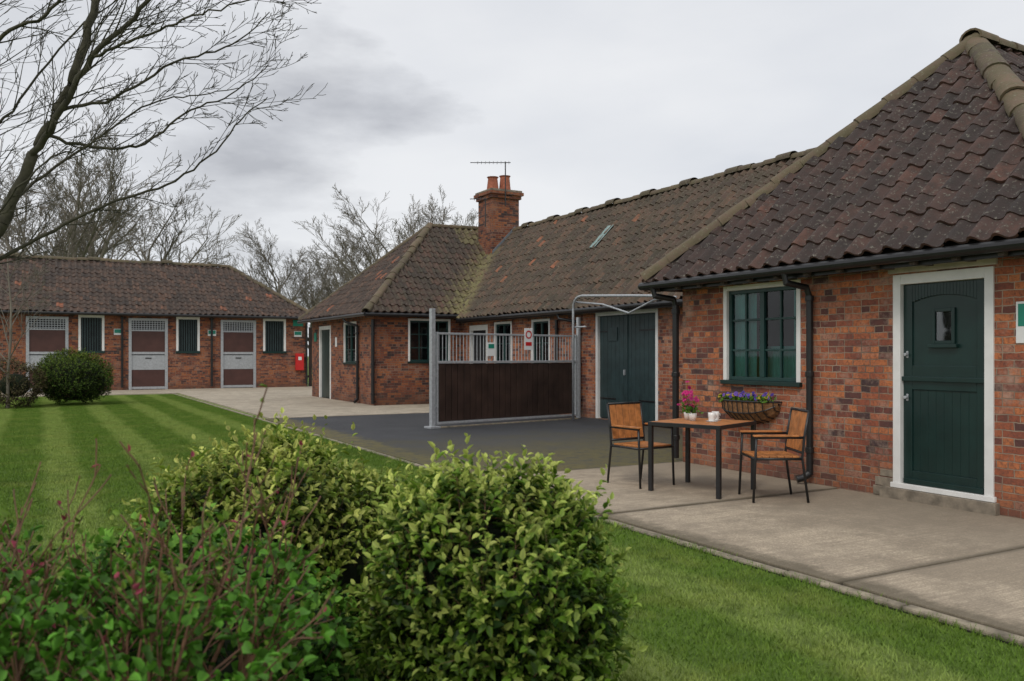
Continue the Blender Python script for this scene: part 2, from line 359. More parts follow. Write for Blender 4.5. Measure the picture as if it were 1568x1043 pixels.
def window(B,fr,u0,u1,z0,z1,cols=4,rows=3,inner='casement',curtain=False,fw=.06,outer='white',sill='green'):
    W=B[outer]; G=B[inner]
    W.obox(fr,u0,u0+fw,z0,z1,-.08,.012); W.obox(fr,u1-fw,u1,z0,z1,-.08,.012); W.obox(fr,u0+fw,u1-fw,z1-fw,z1,-.08,.010); 
    B[sill].obox(fr,u0-.02,u1+.02,z0-.05,z0+.0,-.08,.045)
    a,b=u0+fw,u1-fw; c,e=z0,z1-fw; s=.045
    G.obox(fr,a,a+s,c,e,-.085,-.03);G.obox(fr,b-s,b,c,e,-.085,-.03);G.obox(fr,a+s,b-s,c,c+s,-.085,-.03);G.obox(fr,a+s,b-s,e-s,e,-.085,-.03)
    m=(a+b)/2
    G.obox(fr,m-.035,m+.035,c+s,e-s,-.083,-.026)
    for i in range(1,cols):
        if i*2==cols: continue
        x=a+(b-a)*i/cols; G.obox(fr,x-.013,x+.013,c+s,e-s,-.075,-.04)
    for i in range(1,rows):
        z=c+(e-c)*i/rows; G.obox(fr,a+s,m-.035,z-.013,z+.013,-.074,-.042); G.obox(fr,m+.035,b-s,z-.013,z+.013,-.074,-.042)
    P,d,n=fr
    q=lambda u,z,w:(P[0]+d[0]*u+n[0]*w,P[1]+d[1]*u+n[1]*w,z)
    B['glass'].quad(q(a+.01,c+.01,-.06),q(b-.01,c+.01,-.06),q(b-.01,e-.01,-.06),q(a+.01,e-.01,-.06))
    D=B['dark']; k=-.7
    D.quad(q(a-.1,c-.1,k),q(b+.1,c-.1,k),q(b+.1,e+.1,k),q(a-.1,e+.1,k))
    D.quad(q(a-.1,c-.1,k),q(a-.1,c-.1,-.12),q(a-.1,e+.1,-.12),q(a-.1,e+.1,k)); D.quad(q(b+.1,c-.1,k),q(b+.1,c-.1,-.12),q(b+.1,e+.1,-.12),q(b+.1,e+.1,k))
    D.quad(q(a-.1,e+.1,k),q(b+.1,e+.1,k),q(b+.1,e+.1,-.12),q(a-.1,e+.1,-.12)); D.quad(q(a-.1,c-.1,k),q(b+.1,c-.1,k),q(b+.1,c-.1,-.12),q(a-.1,c-.1,-.12))
    if curtain:
        C=B['curtain']; 
        def drape(x0,x1,zb,zt,dep=-.115):
            nn=int((x1-x0)/.02)
            for i in range(nn):
                xa=x0+(x1-x0)*i/nn; xb=x0+(x1-x0)*(i+1)/nn
                wa=dep+.014*math.sin(i*1.15); wb=dep+.014*math.sin((i+1)*1.15)
                C.quad(q(xa,zb,wa),q(xb,zb,wb),q(xb,zt,wb),q(xa,zt,wa))
        for t in curtain: drape(*t)
def pipe(B,x,y,z0,z1,r=.037,shoe=None):
    B['black'].tube([(x,y,z0),(x,y,z1)],r,12)
    z=z0+.25
    while z<z1:
        B['black'].tube([(x,y,z),(x,y,z+.06)],r*1.28,12); z+=.85
    if shoe: B['black'].tube([(x,y,z0+.02),(x+shoe[0]*.5,y+shoe[1]*.5,z0-.03),(x+shoe[0],y+shoe[1],z0-.05)],r*1.1,12)

WEST=lambda X,Y1:((X,Y1),(0,-1),(-1,0))
# ================= near cottage =================
A=Bld('brick_stable_cottage')
ya=8.91; fr=WEST(7.6,ya)
ops=[(ya-8.12,ya-6.87,1.13,2.31),(ya-5.66,ya-4.62,.105,2.255)]
wall(A['brick'],fr,ya-3.95,-.05,2.5,ops)
A['brick'].quad((7.6,ya,-.05),(13,ya,-.05),(13,ya,2.5),(7.6,ya,2.5))
A['brick'].quad((7.6,3.95,-.05),(14,3.95,-.05),(14,3.95,2.5),(7.6,3.95,2.5))
o=ops[0]; window(A,fr,o[0],o[1],o[2],o[3],4,3,'casement',curtain=[(o[0]+.07,o[0]+.46,1.15,2.26,-.11),(o[0]+.46,o[1]-.2,1.15,1.55,-.15),(o[1]-.2,o[1]-.07,1.15,2.26,-.11)])
A['white'].obox(fr,o[0]-.12,o[1]+.1,2.325,2.39,-.02,.03)
o=ops[1]; W=A['white']; fw=.085
W.obox(fr,o[0],o[0]+fw,o[2]+.05,o[3],-.1,.02); W.obox(fr,o[1]-fw,o[1],o[2]+.05,o[3],-.1,.02); W.obox(fr,o[0]+fw,o[1]-fw,o[3]-.10,o[3],-.1,.018); W.obox(fr,o[0]-.02,o[1]+.02,o[2],o[2]+.05,-.1,.035)
A['cream'].obox(fr,o[0]-.05,o[1]+.03,2.27,2.40,-.02,.03)
a,b_=o[0]+fw,o[1]-fw; G=A['green']; zb=o[2]+.055; zt=o[3]-.105; zm=1.2
for (c,e) in ((zb,zm-.01),(zm+.01,zt)):
    G.obox(fr,a+.004,b_-.004,c,e,-.085,-.045)
    G.obox(fr,a+.004,a+.1,c,e,-.05,-.028);G.obox(fr,b_-.1,b_-.004,c,e,-.05,-.028);G.obox(fr,a+.1,b_-.1,c,c+.13,-.05,-.0285)
    if c<1: G.obox(fr,a+.1,b_-.1,e-.09,e,-.05,-.0285)
    else:
        n=20
        for i in range(n):
            x0=a+.1+(b_-a-.2)*i/n; x1=a+.1+(b_-a-.2)*(i+1)/n; t=((i+.5)/n-.5)*2
            G.obox(fr,x0,x1,e-.12-.06*t*t,e,-.05,-.0285)
G.obox(fr,a-.0,b_+.0,zm-.015,zm+.03,-.05,.0)
G.obox(fr,a+.02,b_-.02,zb,zb+.05,-.04,-.0)
k=8
for i in range(k):
    x0=a+.1+(b_-a-.2)*i/k; x1=a+.1+(b_-a-.2)*(i+1)/k; G.obox(fr,x0+.0015,x1-.0015,zb+.13,zm-.1,-.05,-.042)
m_=(a+b_)/2
for s_ in ((m_-.12,m_-.085),(m_+.085,m_+.12)): G.obox(fr,s_[0],s_[1],1.55,1.9,-.05,-.02)
G.obox(fr,m_-.085,m_+.085,1.55,1.585,-.05,-.02);G.obox(fr,m_-.085,m_+.085,1.865,1.9,-.05,-.02); G.obox(fr,m_-.15,m_+.15,1.515,1.55,-.05,.0)
A['glass'].obox(fr,m_-.085,m_+.085,1.585,1.865,-.04,-.036); A['dark'].obox(fr,m_-.085,m_+.085,1.585,1.865,-.05,-.043)
for z in (1.02,1.45): 
    A['galv'].obox(fr,a+.035,a+.060,z-.035,z+.035,-.03,-.022); yy=ya-(a+.047); A['galv'].tube([(7.62,yy,z),(7.585,yy,z)],.017,10)
A['stone'].obox(fr,o[0]-.12,o[1]+.05,-.02,o[2]-.003,-.1,.07)
A['stone'].obox(fr,o[0]-.22,o[0]-.01,.1,.19,-.05,.008); A['stone'].obox(fr,o[0]-.24,o[0]-.01,.0,.095,-.05,.012)
A['stone'].obox(fr,o[0]-.16,o[0]-.01,.20,.27,-.05,.006)
A['signwhite'].obox(fr,ya-4.42,ya-4.16,1.55,1.92,-.01,.012); A['signgreen'].obox(fr,ya-4.40,ya-4.18,1.70,1.9,.006,.016)
x0,yn,ze,run=7.3,9.3,2.42,2.87; zr=ze+2.88; ys_=yn-2*run; Lv=math.hypot(run,2.88); kk=run/Lv
ap=(x0+run,yn-run,zr); e2=(15.5,yn-run,zr); d_=-.015
U=A['under']; f=lambda p:(p[0],p[1],p[2]+d_)
U.quad(f((x0,ys_,ze)),f((x0,yn,ze)),f(ap)); U.quad(f((x0,yn,ze)),f((15.5,yn,ze)),f(e2),f(ap)); U.quad(f((x0,ys_,ze)),f(ap),f(e2),f((15.5,ys_,ze)))
U.quad((x0,ys_,ze-.03),(15.5,ys_,ze-.03),(15.5,yn,ze-.03),(x0,yn,ze-.03))
tiles('roof_tiles_front',(x0-.04,yn,ze),(0,-1,0),(run,0,2.88),Lv,lambda v:v*kk,lambda v:2*run-v*kk,M['tileA'],A.e,11)
tiles('roof_tiles_south',(x0,ys_-.04,ze),(1,0,0),(0,run,2.88),Lv,lambda v:v*kk,lambda v:7.5,M['tileA'],A.e,12)
ridge('hip_tiles',(x0-.02,yn+.02,ze+.05),(ap[0],ap[1],zr+.06),M['ridge'],A.e,1,.14,.40)
ridge('hip_tiles_right',(x0-.02,ys_-.02,ze+.05),(ap[0],ap[1],zr+.06),M['ridge'],A.e,2,.14,.40)
ridge('ridge_tiles',(ap[0]-.1,ap[1],zr+.07),(15.4,ap[1],zr+.07),M['ridge'],A.e,3,.14,.38)
A['black'].tube([(7.24,9.36,2.385),(7.24,3.5,2.385)],.052,12); A['black'].tube([(7.24,9.36,2.385),(12,9.36,2.385)],.052,12)
A['black'].obox(fr,-.35,5.0,2.3,2.40,.235,.26)
y=9.1
while y>3.7:
    A['rafter'].box(7.28,7.6,y-.03,y+.03,2.31,2.375); y-=.43
pipe(A,7.54,6.69,.1,2.1,.038,shoe=(-.12,.08))
A['black'].tube([(7.24,6.78,2.37),(7.25,6.77,2.25),(7.5,6.70,2.2),(7.54,6.69,2.08)],.038,12)
pipe(A,7.53,8.97,.05,2.12,.045); A['black'].tube([(7.24,9.1,2.37),(7.26,9.08,2.24),(7.5,8.98,2.2),(7.53,8.97,2.08)],.042,12)
A.finish({'brick':'walls','white':'white_frames','green':'door_leaves','casement':'casements','black':'gutters_and_downpipes','glass':'window_glass','dark':'dark_room','curtain':'curtains','stone':'door_step','under':'roof_deck','cream':'lintel_boards','galv':'door_furniture','signwhite':'wall_notice','signgreen':'wall_notice_panel','rafter':'rafter_ends'})

# ================= long range =================
B=Bld('brick_stable_range'); yb=23.2; fr=WEST(11.1,yb)
u=lambda Y:yb-Y
ops=[(u(16.0),u(13.77),-.0,2.40),(u(22.5),u(21.35),0,2.3),(u(20.95),u(19.95),1.2,2.35),(u(18.9),u(18.0),1.2,2.35)]
wall(B['brick'],fr,yb-8.8,-.05,2.6,ops)
o=ops[0]; W=B['white']
W.obox(fr,o[0],o[0]+.08,0,2.4,-.1,.015);W.obox(fr,o[1]-.08,o[1],0,2.4,-.1,.015);W.obox(fr,o[0]+.08,o[1]-.08,2.32,2.4,-.1,.013); W.obox(fr,o[0]-.1,o[1]+.1,2.405,2.47,-.05,.05)
nb=14
for i in range(nb):
    w_=(o[1]-o[0]-.17)/nb; x=o[0]+.085+w_*i; B['green2'].obox(fr,x+.003,x+w_-.003,.03,2.31,-.09,-.05)
B['dark'].obox(fr,o[0]+.08,o[1]-.08,.02,2.32,-.12,-.092)
mm_=(o[0]+o[1])/2; B['green2'].obox(fr,mm_-.03,mm_+.03,.03,2.31,-.05,-.03); B['green2'].obox(fr,mm_-.7,mm_-.35,1.75,2.05,-.05,-.03)
B['galv'].obox(fr,mm_-.1,mm_-.06,1.0,1.12,-.05,-.01)
for z in (.45,1.95): B['black'].obox(fr,o[0]+.1,o[0]+.7,z,z+.035,-.05,-.04); B['black'].obox(fr,o[1]-.7,o[1]-.1,z,z+.035,-.05,-.04)
o=ops[1]; W.obox(fr,o[0],o[0]+.1,0,2.3,-.1,.015);W.obox(fr,o[1]-.1,o[1],0,2.3,-.1,.015);W.obox(fr,o[0]+.1,o[1]-.1,2.15,2.3,-.1,.013); B['white'].obox(fr,o[0]+.1,o[1]-.1,0,1.1,-.1,-.05); B['dark'].obox(fr,o[0]+.1,o[1]-.1,1.1,2.15,-.1,-.06)
for o in ops[2:]: window(B,fr,*o,2,2,'casement')
xe,ze,run=10.8,2.5,2.95; zrb=5.5; Lv=math.hypot(run,3.0)
U=B['under']; U.quad((xe,6.6,ze-.02),(xe,26.3,ze-.02),(xe+run,26.3,zrb-.02),(xe+run,6.6,zrb-.02)); U.quad((xe+run,6.6,zrb-.02),(xe+run,26.3,zrb-.02),(xe+2*run,26.3,ze),(xe+2*run,6.6,ze)); U.quad((xe,6.6,ze-.03),(xe,26.3,ze-.03),(xe+2*run,26.3,ze-.03),(xe+2*run,6.6,ze-.03))
tiles('roof_tiles',(xe-.04,26.2,ze),(0,-1,0),(run,0,3.0),Lv,lambda v:0,lambda v:19.4,M['tileB'],B.e,21,moss=lambda P: max(.12,min(1,1.0-abs((P[1]-22.7)-(P[0]-10.8))/.7)))
ridge('ridge_tiles',(xe+run,24.6,zrb+.06),(xe+run,6.8,zrb+.06),M['ridge'],B.e,22,.125,.38,lump=4)
Vv=np.array((run,0,3.0))/Lv; Nn=np.array((-3.0,0,run))/Lv
def onB(Y,v,h): return tuple(np.array((xe,Y,ze))+Vv*v+Nn*h)
B['rooflight'].quad(onB(18.15,2.3,.085),onB(17.85,2.3,.085),onB(17.85,3.15,.085),onB(18.15,3.15,.085))
B['black'].tube([(10.74,22.6,2.46),(10.74,9.3,2.46)],.055,10); B['black'].box(10.8,10.84,9.0,22.6,2.38,2.5)
pipe(B,11.04,16.6,.1,2.1,.04); B['black'].tube([(10.74,17.1,2.44),(10.76,17.05,2.3),(11.02,16.65,2.22),(11.04,16.6,2.1)],.038,10)
pipe(B,11.04,17.6,.1,2.3,.04)
C=B['brick2']; cx,cy=13.40,25.0
C.box(cx-.5,cx+.5,cy-.5,cy+.5,4.2,6.58); C.box(cx-.56,cx+.56,cy-.56,cy+.56,6.58,6.70); C.box(cx-.62,cx+.62,cy-.62,cy+.62,6.70,6.80)
B['stone'].box(cx-.58,cx+.58,cy-.58,cy+.58,6.80,6.87)
for px_,h in ((-.22,.42),(.24,.5)):
    B['pot'].tube([(cx+px_,cy,6.82),(cx+px_,cy,7.05),(cx+px_,cy,6.88+h),(cx+px_,cy,6.93+h)],[.22,.19,.16,.20],14)
yl=cy-.5; xl=cx-.5; zl=lambda x: 2.5+(x-10.8)*3.0/2.95
B['lead'].box8([(xl,yl-.02,zl(xl)-.1),(cx+.35,yl-.02,zl(cx+.35)-.1),(cx+.35,yl+.01,zl(cx+.35)-.1),(xl,yl+.01,zl(xl)-.1),(xl,yl-.02,zl(xl)+.2),(cx+.35,yl-.02,zl(cx+.35)+.2),(cx+.35,yl+.01,zl(cx+.35)+.2),(xl,yl+.01,zl(xl)+.2)])
am=(cx-.1,cy-.66)
Al=B['blackm']; Al.tube([(am[0],am[1],6.3),(am[0],am[1],7.75)],.02,6)
d1=np.array((.8,-.45,0))
def yagi(c,L,n,s):
    c=np.array(c); Al.tube([c-d1*L,c+d1*L*.15],.015,5); pp=np.array((.45,.8,0))
    for i in range(n):
        q=c-d1*L*(i/n*1.0)+d1*L*.1; Al.tube([q-np.array((0,0,1))*s*.5-pp*s,q+pp*s+np.array((0,0,1))*s*.5],.009,4)
yagi((am[0],am[1],7.72),1.25,9,.16)
Al.tube([(cx-.75,cy-.5,5.6),(cx-.75,cy-.5,6.55)],.018,6); yagi((cx-.75,cy-.5,6.5),.55,5,.14)
B.finish({'brick':'walls','white':'white_frames','green':'sills','casement':'casements','green2':'double_door','black':'gutters','glass':'window_glass','dark':'dark_room','lead':'flashing','rooflight':'rooflight','brick2':'chimney_stack','pot':'chimney_pots','stone':'chimney_cap','blackm':'tv_aerials','under':'roof_deck','galv':'door_latch'})

# ================= hipped wing =================
Cc=Bld('brick_stable_wing'); fr=WEST(8.32,29.3); u=lambda Y:29.3-Y
ops=[(u(28.4),u(27.1),0,2.4),(u(25.75),u(24.55),1.2,2.45)]
wall(Cc['brick2'],fr,6.3,-.05,2.7,ops)
frS=((8.32,23.0),(1,0),(0,-1)); opS=[(1.03,2.38,1.25,2.5)]
wall(Cc['brick2'],frS,3.6,-.05,2.7,opS)
o=ops[0]; W=Cc['white']; W.obox(fr,o[0],o[0]+.1,0,2.4,-.1,.015);W.obox(fr,o[1]-.1,o[1],0,2.4,-.1,.015);W.obox(fr,o[0]+.1,o[1]-.1,2.28,2.4,-.1,.013); Cc['green'].obox(fr,o[0]+.1,o[1]-.1,.02,2.28,-.1,-.05)
window(Cc,fr,*ops[1],2,3,'casement'); window(Cc,frS,*opS[0],4,3,'casement')
x0,yn,ze,run,ris=8.0,29.6,2.62,3.43,3.1; ys_=yn-2*run; zr=ze+ris; Lv=math.hypot(run,ris); kk=run/Lv
ap=(x0+run,yn-run,zr); e2=(14.5,yn-run,zr)
U=Cc['under']; U.quad(f((x0,ys_,ze)),f((x0,yn,ze)),f(ap)); U.quad(f((x0,yn,ze)),f((14.5,yn,ze)),f(e2),f(ap)); U.quad(f((x0,ys_,ze)),f(ap),f(e2),f((14.5,ys_,ze))); U.quad((x0,ys_,ze-.03),(14,ys_,ze-.03),(14,yn,ze-.03),(x0,yn,ze-.03))
tiles('roof_tiles_west',(x0-.04,yn,ze),(0,-1,0),(run,0,ris),Lv,lambda v:v*kk,lambda v:2*run-v*kk,M['tileB'],Cc.e,31)
tiles('roof_tiles_south',(x0,ys_-.04,ze),(1,0,0),(0,run,ris),Lv,lambda v:v*kk,lambda v:6.3,M['tileA'],Cc.e,32,moss=lambda P: max(.1,min(1,1.0-abs((P[1]-22.7)-(P[0]-10.8))/1.0,))+ (0.5 if P[2]>5.0 and P[0]>12 else 0))
ridge('hip_tiles',(x0-.02,ys_-.02,ze+.06),(ap[0],ap[1],zr+.07),M['ridge'],Cc.e,33,.12)
ridge('hip_tiles_back',(x0-.02,yn+.02,ze+.06),(ap[0],ap[1],zr+.07),M['ridge'],Cc.e,34,.12)
ridge('ridge_tiles',(ap[0]-.1,ap[1],zr+.06),(14.2,ap[1],zr+.06),M['ridge'],Cc.e,35,.12)
K=Cc['black']; K.tube([(7.94,22.68,2.58),(7.94,29.65,2.58)],.055,10); K.tube([(7.94,22.68,2.58),(10.9,22.68,2.58)],.055,10)
pipe(Cc,8.25,22.93,.05,2.45,.05); pipe(Cc,8.26,24.3,.1,2.3,.04,shoe=(-.12,-.1)); K.tube([(7.94,24.7,2.55),(8.0,24.6,2.42),(8.26,24.3,2.3)],.038,8)
Cc['signgreen'].obox(fr,u(29.0),u(28.75),1.9,2.2,0,.02); Cc['signwhite'].obox(fr,u(26.6),u(26.45),1.7,2.0,0,.02)
Cc['blackm'].box(10.0,10.45,22.35,22.9,0,1.2); Cc['blackm'].box(9.97,10.48,22.3,22.93,1.2,1.27)
Cc.finish({'brick2':'walls','white':'white_frames','green':'door_and_sills','casement':'casements','black':'gutters','glass':'window_glass','dark':'dark_room','under':'roof_deck','signgreen':'wall_notice','signwhite':'wall_notice_white','blackm':'storage_bin'})

# ================= far stable block =================
D=Bld('brick_stable_block'); fr=((-14.,38.1),(1,0),(0,-1)); u=lambda X:X+14.
wins=[(1.36,2.30),(5.03,5.97),(8.63,9.63),(-2.9,-1.9),(-6.6,-5.6)]; doors=[(3.2,4.70),(6.83,8.32),(-.46,1.01),(-5.,-3.5)]
ops=[(u(a),u(b),1.6,3.04) for a,b in wins]+[(u(a),u(b),0,2.95) for a,b in doors]
wall(D['brickD'],fr,24.6,-.05,3.25,ops)
D['brickD'].quad((10.6,38.1,-.05),(10.6,44,-.05),(10.6,44,3.25),(10.6,38.1,3.25))
for a,b_ in wins:
    a,b_=u(a),u(b_); D['white'].obox(fr,a,a+.09,1.6,3.04,-.08,.02); D['white'].obox(fr,b_-.09,b_,1.6,3.04,-.08,.02); D['white'].obox(fr,a+.09,b_-.09,2.94,3.04,-.08,.018)
    D['dark'].obox(fr,a+.09,b_-.09,1.6,2.94,-.1,-.07); D['green'].obox(fr,a-.02,b_+.02,1.5,1.6,-.08,.04)
    n=8
    for i in range(n): x=a+.1+(b_-a-.2)*(i+.5)/n; D['green2'].obox(fr,x-.022,x+.022,1.6,2.94,-.06,-.03)
for a,b_ in doors:
    a,b_=u(a),u(b_); W=D['galv']
    W.obox(fr,a,a+.11,0,2.95,-.08,.02);W.obox(fr,b_-.11,b_,0,2.95,-.08,.02);W.obox(fr,a+.11,b_-.11,2.85,2.95,-.08,.018)
    W.obox(fr,a+.11,b_-.11,2.42,2.47,-.07,.0)
    n=12
    for i in range(n): x=a+.13+(b_-a-.26)*(i+.5)/n; W.obox(fr,x-.014,x+.014,2.47,2.85,-.06,-.02)
    D['dark'].obox(fr,a+.11,b_-.11,0,2.85,-.12,-.1)
    for k in range(4):
        z=2.5+k*.09; D['galv'].obox(fr,a+.11,b_-.11,z,z+.03,-.09,-.065)
    D['doorbrown'].obox(fr,a+.11,b_-.11,1.56,2.42,-.1,-.03); D['doorbrown'].obox(fr,a+.11,b_-.11,.12,.82,-.1,-.03)
    W.obox(fr,a+.11,b_-.11,.82,1.42,-.09,-.02); W.obox(fr,a+.11,b_-.11,0.02,.12,-.09,-.02); W.obox(fr,a+.11,b_-.11,1.46,1.56,-.09,-.015)
    D['blackm'].obox(fr,(a+b_)/2-.12,(a+b_)/2+.12,1.28,1.32,-.02,.0)
for X,mt in ((2.65,'signgreen'),(6.3,'signgreen'),(10.0,'signgreen')): 
    D['signwhite'].obox(fr,u(X)-.0,u(X)+.34,2.25,2.5,.0,.015); D[mt].obox(fr,u(X)+.02,u(X)+.32,2.33,2.48,.01,.025)
D['signgreen'].obox(fr,u(9.95),u(10.4),2.72,3.0,.0,.03)
D['red'].obox(fr,u(10.05),u(10.4),.75,1.5,.0,.15)
D['signwhite'].obox(fr,u(10.15),u(10.3),1.2,1.35,.14,.155)
x1,y0,ze,run,zr=10.9,37.75,3.12,3.3,5.5; Lv=math.hypot(run,zr-ze); kk=run/Lv
U=D['under']; re=(x1-run*.95,y0+run,zr); U.quad((-14.3,y0,ze-.015),(x1,y0,ze-.015),(re[0],re[1],zr-.015),(-14.3,y0+run,zr-.015)); U.quad((x1,y0,ze),(x1,y0+2*run,ze),re); U.quad((-14.3,y0+run,zr),re,(x1,y0+2*run,ze),(-14.3,y0+2*run,ze)); U.quad((-14.3,y0,ze-.03),(x1,y0,ze-.03),(x1,y0+2*run,ze-.03),(-14.3,y0+2*run,ze-.03))
tiles('roof_tiles',(-14.3,y0-.04,ze),(1,0,0),(0,run,zr-ze),Lv,lambda v:0,lambda v:25.2-v*kk*.95,M['tileB'],D.e,41,w=.24,g=.3)
ridge('ridge_tiles',(-14.3,y0+run,zr+.05),(re[0],re[1],zr+.05),M['ridge'],D.e,42,.13,.42,lump=7)
ridge('hip_tiles',(x1,y0-.02,ze+.05),(re[0],re[1],zr+.05),M['ridge'],D.e,43,.12)
D['black'].tube([(-14.3,37.66,3.08),(10.95,37.66,3.08)],.06,8)
for X in (2.95,6.45,10.55): pipe(D,X,38.03,.1,3.0,.045)
D.finish({'brickD':'walls','white':'window_frames','galv':'door_frames','dark':'dark_room','green2':'window_bars','green':'sills','doorbrown':'stable_door_panels','signgreen':'wall_notices','signwhite':'wall_notices_white','red':'fire_box','black':'gutters','under':'roof_deck','blackm':'door_bolts'},0)
mb=MB()
for i in range(26): mb.box(10.75+i*.16,10.75+i*.16+.145,38.4+R.uniform(0,.01),38.43,0,2.7)
mb.box(10.7,15,38.44,38.5,.4,.5); mb.box(10.7,15,38.44,38.5,2.1,2.2)
mb.build('board_fence',M['brown'])

# ================= gate =================
ge=empty('driveway_gate'); p0=np.array((6.8,15.46)); p1=np.array((10.75,16.2)); L=np.linalg.norm(p1-p0); dd=(p1-p0)/L; nn_=np.array((dd[1],-dd[0])); fr=(tuple(p0),tuple(dd),tuple(nn_))
g=MB(); g.obox(fr,-.045,.045,-.01,2.36,-.045,.045); g.obox(fr,-.12,.12,-.01,.03,-.12,.12); g.obox(fr,L-.035,L+.035,0,2.3,-.035,.035)
g.obox(fr,.09,L-.06,.06,.10,-.03,.03); g.obox(fr,.09,L-.06,1.27,1.32,-.03,.03); g.obox(fr,.09,L-.06,1.85,1.89,-.02,.02)
g.obox(fr,.09,.13,.06,1.9,-.028,.028); g.obox(fr,L-.11,L-.07,.06,1.9,-.028,.028)
n=44
for i in range(n):
    x=.16+(L-.3)*i/(n-1); g.obox(fr,x-.007,x+.007,1.32,1.85,-.007,.007)
for z in (.4,1.0): g.obox(fr,.04,.1,z,z+.05,-.02,.02)
g.build('steel_frame',M['galv'],ge,.004)
g=MB(); n=24
for i in range(n):
    w_=(L-.3)/n; x=.15+w_*i; dj=R.uniform(-.006,.006); g.obox(fr,x+.006,x+w_-.006,.115,1.265,-.012,.014+dj)
g.build('boarded_panel',M['brown'],ge,.005)
g=MB(); g.obox(fr,.15,L-.15,.115,1.265,-.03,-.02); g.build('panel_backing',M['dark'],ge)
mb=MB(); mb.obox(fr,.06,L-.05,-.03,.012,-.05,.05); mb.build('gate_threshold',M['kerb'],ge,.004)
te=empty('tubular_field_gate'); g=MB()
def arcpts(a,b,c,n=6): return [tuple((1-t)**2*np.array(a)+2*t*(1-t)*np.array(b)+t*t*np.array(c)) for t in np.linspace(0,1,n)]
X=10.25
path=[(X,15.65,0.02),(X,15.65,2.4)]+arcpts((X,15.65,2.45),(X,15.65,2.72),(X,15.3,2.72))+[(X,13.6,2.62)]+arcpts((X-.02,12.7,2.56),(X,12.2,2.54),(X,12.2,2.3))+[(X,12.2,.05)]
g.tube(path,.027,8)
g.tube([(X+.05,15.6,2.6),(X+.05,14.6,2.5),(X+.05,13.7,2.28),(X+.05,12.9,2.5),(X+.05,12.25,2.52)],.02,8)
g.tube([(X+.03,15.65,2.05),(X+.03,15.2,2.05)],.02,6)
g.build('tube_frame',M['galv'],te,smooth=True)
se=empty('warning_sign'); g=MB(); g.obox(fr,2.37,2.60,1.55,2.02,.03,.04); g.build('plate',M['signwhite'],se,.002)
g=MB()
for i in range(18):
    t0=2*math.pi*i/18; t1=2*math.pi*(i+1)/18; c_=2.485
    q=lambda r,t:(p0[0]+dd[0]*(c_+r*math.cos(t))+nn_[0]*.044,p0[1]+dd[1]*(c_+r*math.cos(t))+nn_[1]*.044,1.88+r*math.sin(t))
    g.quad(q(.06,t0),q(.09,t0),q(.09,t1),q(.06,t1))
g.obox(fr,2.40,2.57,1.64,1.72,.038,.043)
g.build('red_ring',M['red'],se)
se=empty('notice_sign'); g=MB(); g.obox(fr,1.35,1.56,1.42,1.70,.03,.04); g.build('plate',M['signwhite'],se,.002); g=MB(); g.obox(fr,1.38,1.53,1.58,1.67,.038,.044); g.build('panel',M['signgreen'],se)

# ================= furniture =================
def table(loc,rz):
    e=empty('garden_table',loc,rz); h=.40
    t=MB(); n=8; w_=2*h/n
    for i in range(n): t.box(-h+w_*i+.003,-h+w_*(i+1)-.003,-h,h,.715,.737)
    t.build('slatted_top',M['wood'],e,.003)
    f=MB()
    f.box(-h-.02,h+.02,-h-.02,-h,.695,.735);f.box(-h-.02,h+.02,h,h+.02,.695,.735);f.box(-h-.02,-h,-h,h,.695,.735);f.box(h,h+.02,-h,h,.695,.735)
    f.box(-h,h,-.02,.02,.69,.712)
    for sx in(-1,1):
        for sy in(-1,1):
            x=sx*(h-.005);y=sy*(h-.005); f.box(x-.022,x+.022,y-.022,y+.022,0,.695)
    f.build('metal_frame',M['blackm'],e,.003); return e
def chair(loc,rz):
    e=empty('garden_armchair',loc,rz); s=MB(); w=.25; f=MB()
    for i in range(6): y=-.22+.075*i; s.box(-w+.02,w-.02,y,y+.066,.435,.452)
    for i in range(5):
        x=-w+.03+.094*i
        c=[(x,.235,.50),(x+.084,.235,.50),(x+.084,.25,.50),(x,.25,.50),(x,.30,.88),(x+.084,.30,.88),(x+.084,.315,.88),(x,.315,.88)]; s.box8(c)
    for sx in(-1,1): xx=sx*w; s.box(xx-.028,xx+.028,-.24,.20,.645,.662)
    s.build('teak_slats',M['wood'],e,.003)
    r=.013
    for sx in(-1,1):
        x=sx*w; f.tube([(x,-.24,0),(x,-.22,.43),(x,-.21,.64)],r,8); f.tube([(x,.30,0),(x,.24,.43),(x,.26,.64),(x,.305,.89)],r,8)
        f.tube([(x,-.22,.425),(x,.24,.425)],r,8); f.tube([(x,-.22,.635),(x,.25,.635)],r,8)
    f.tube([(-w,-.22,.425),(w,-.22,.425)],r,8);f.tube([(-w,.24,.425),(w,.24,.425)],r,8);f.tube([(-w,.245,.485),(w,.245,.485)],r,8);f.tube([(-w,.305,.89),(w,.305,.89)],r,8)
    f.build('metal_frame',M['blackm'],e,smooth=True); return e
tl=(6.20,6.95,0); tr_=math.radians(-70); table(tl,tr_)
chair((5.90,7.60,0),math.radians(5)); chair((6.44,6.22,0),math.atan2(.48,-.88)+math.pi/2)

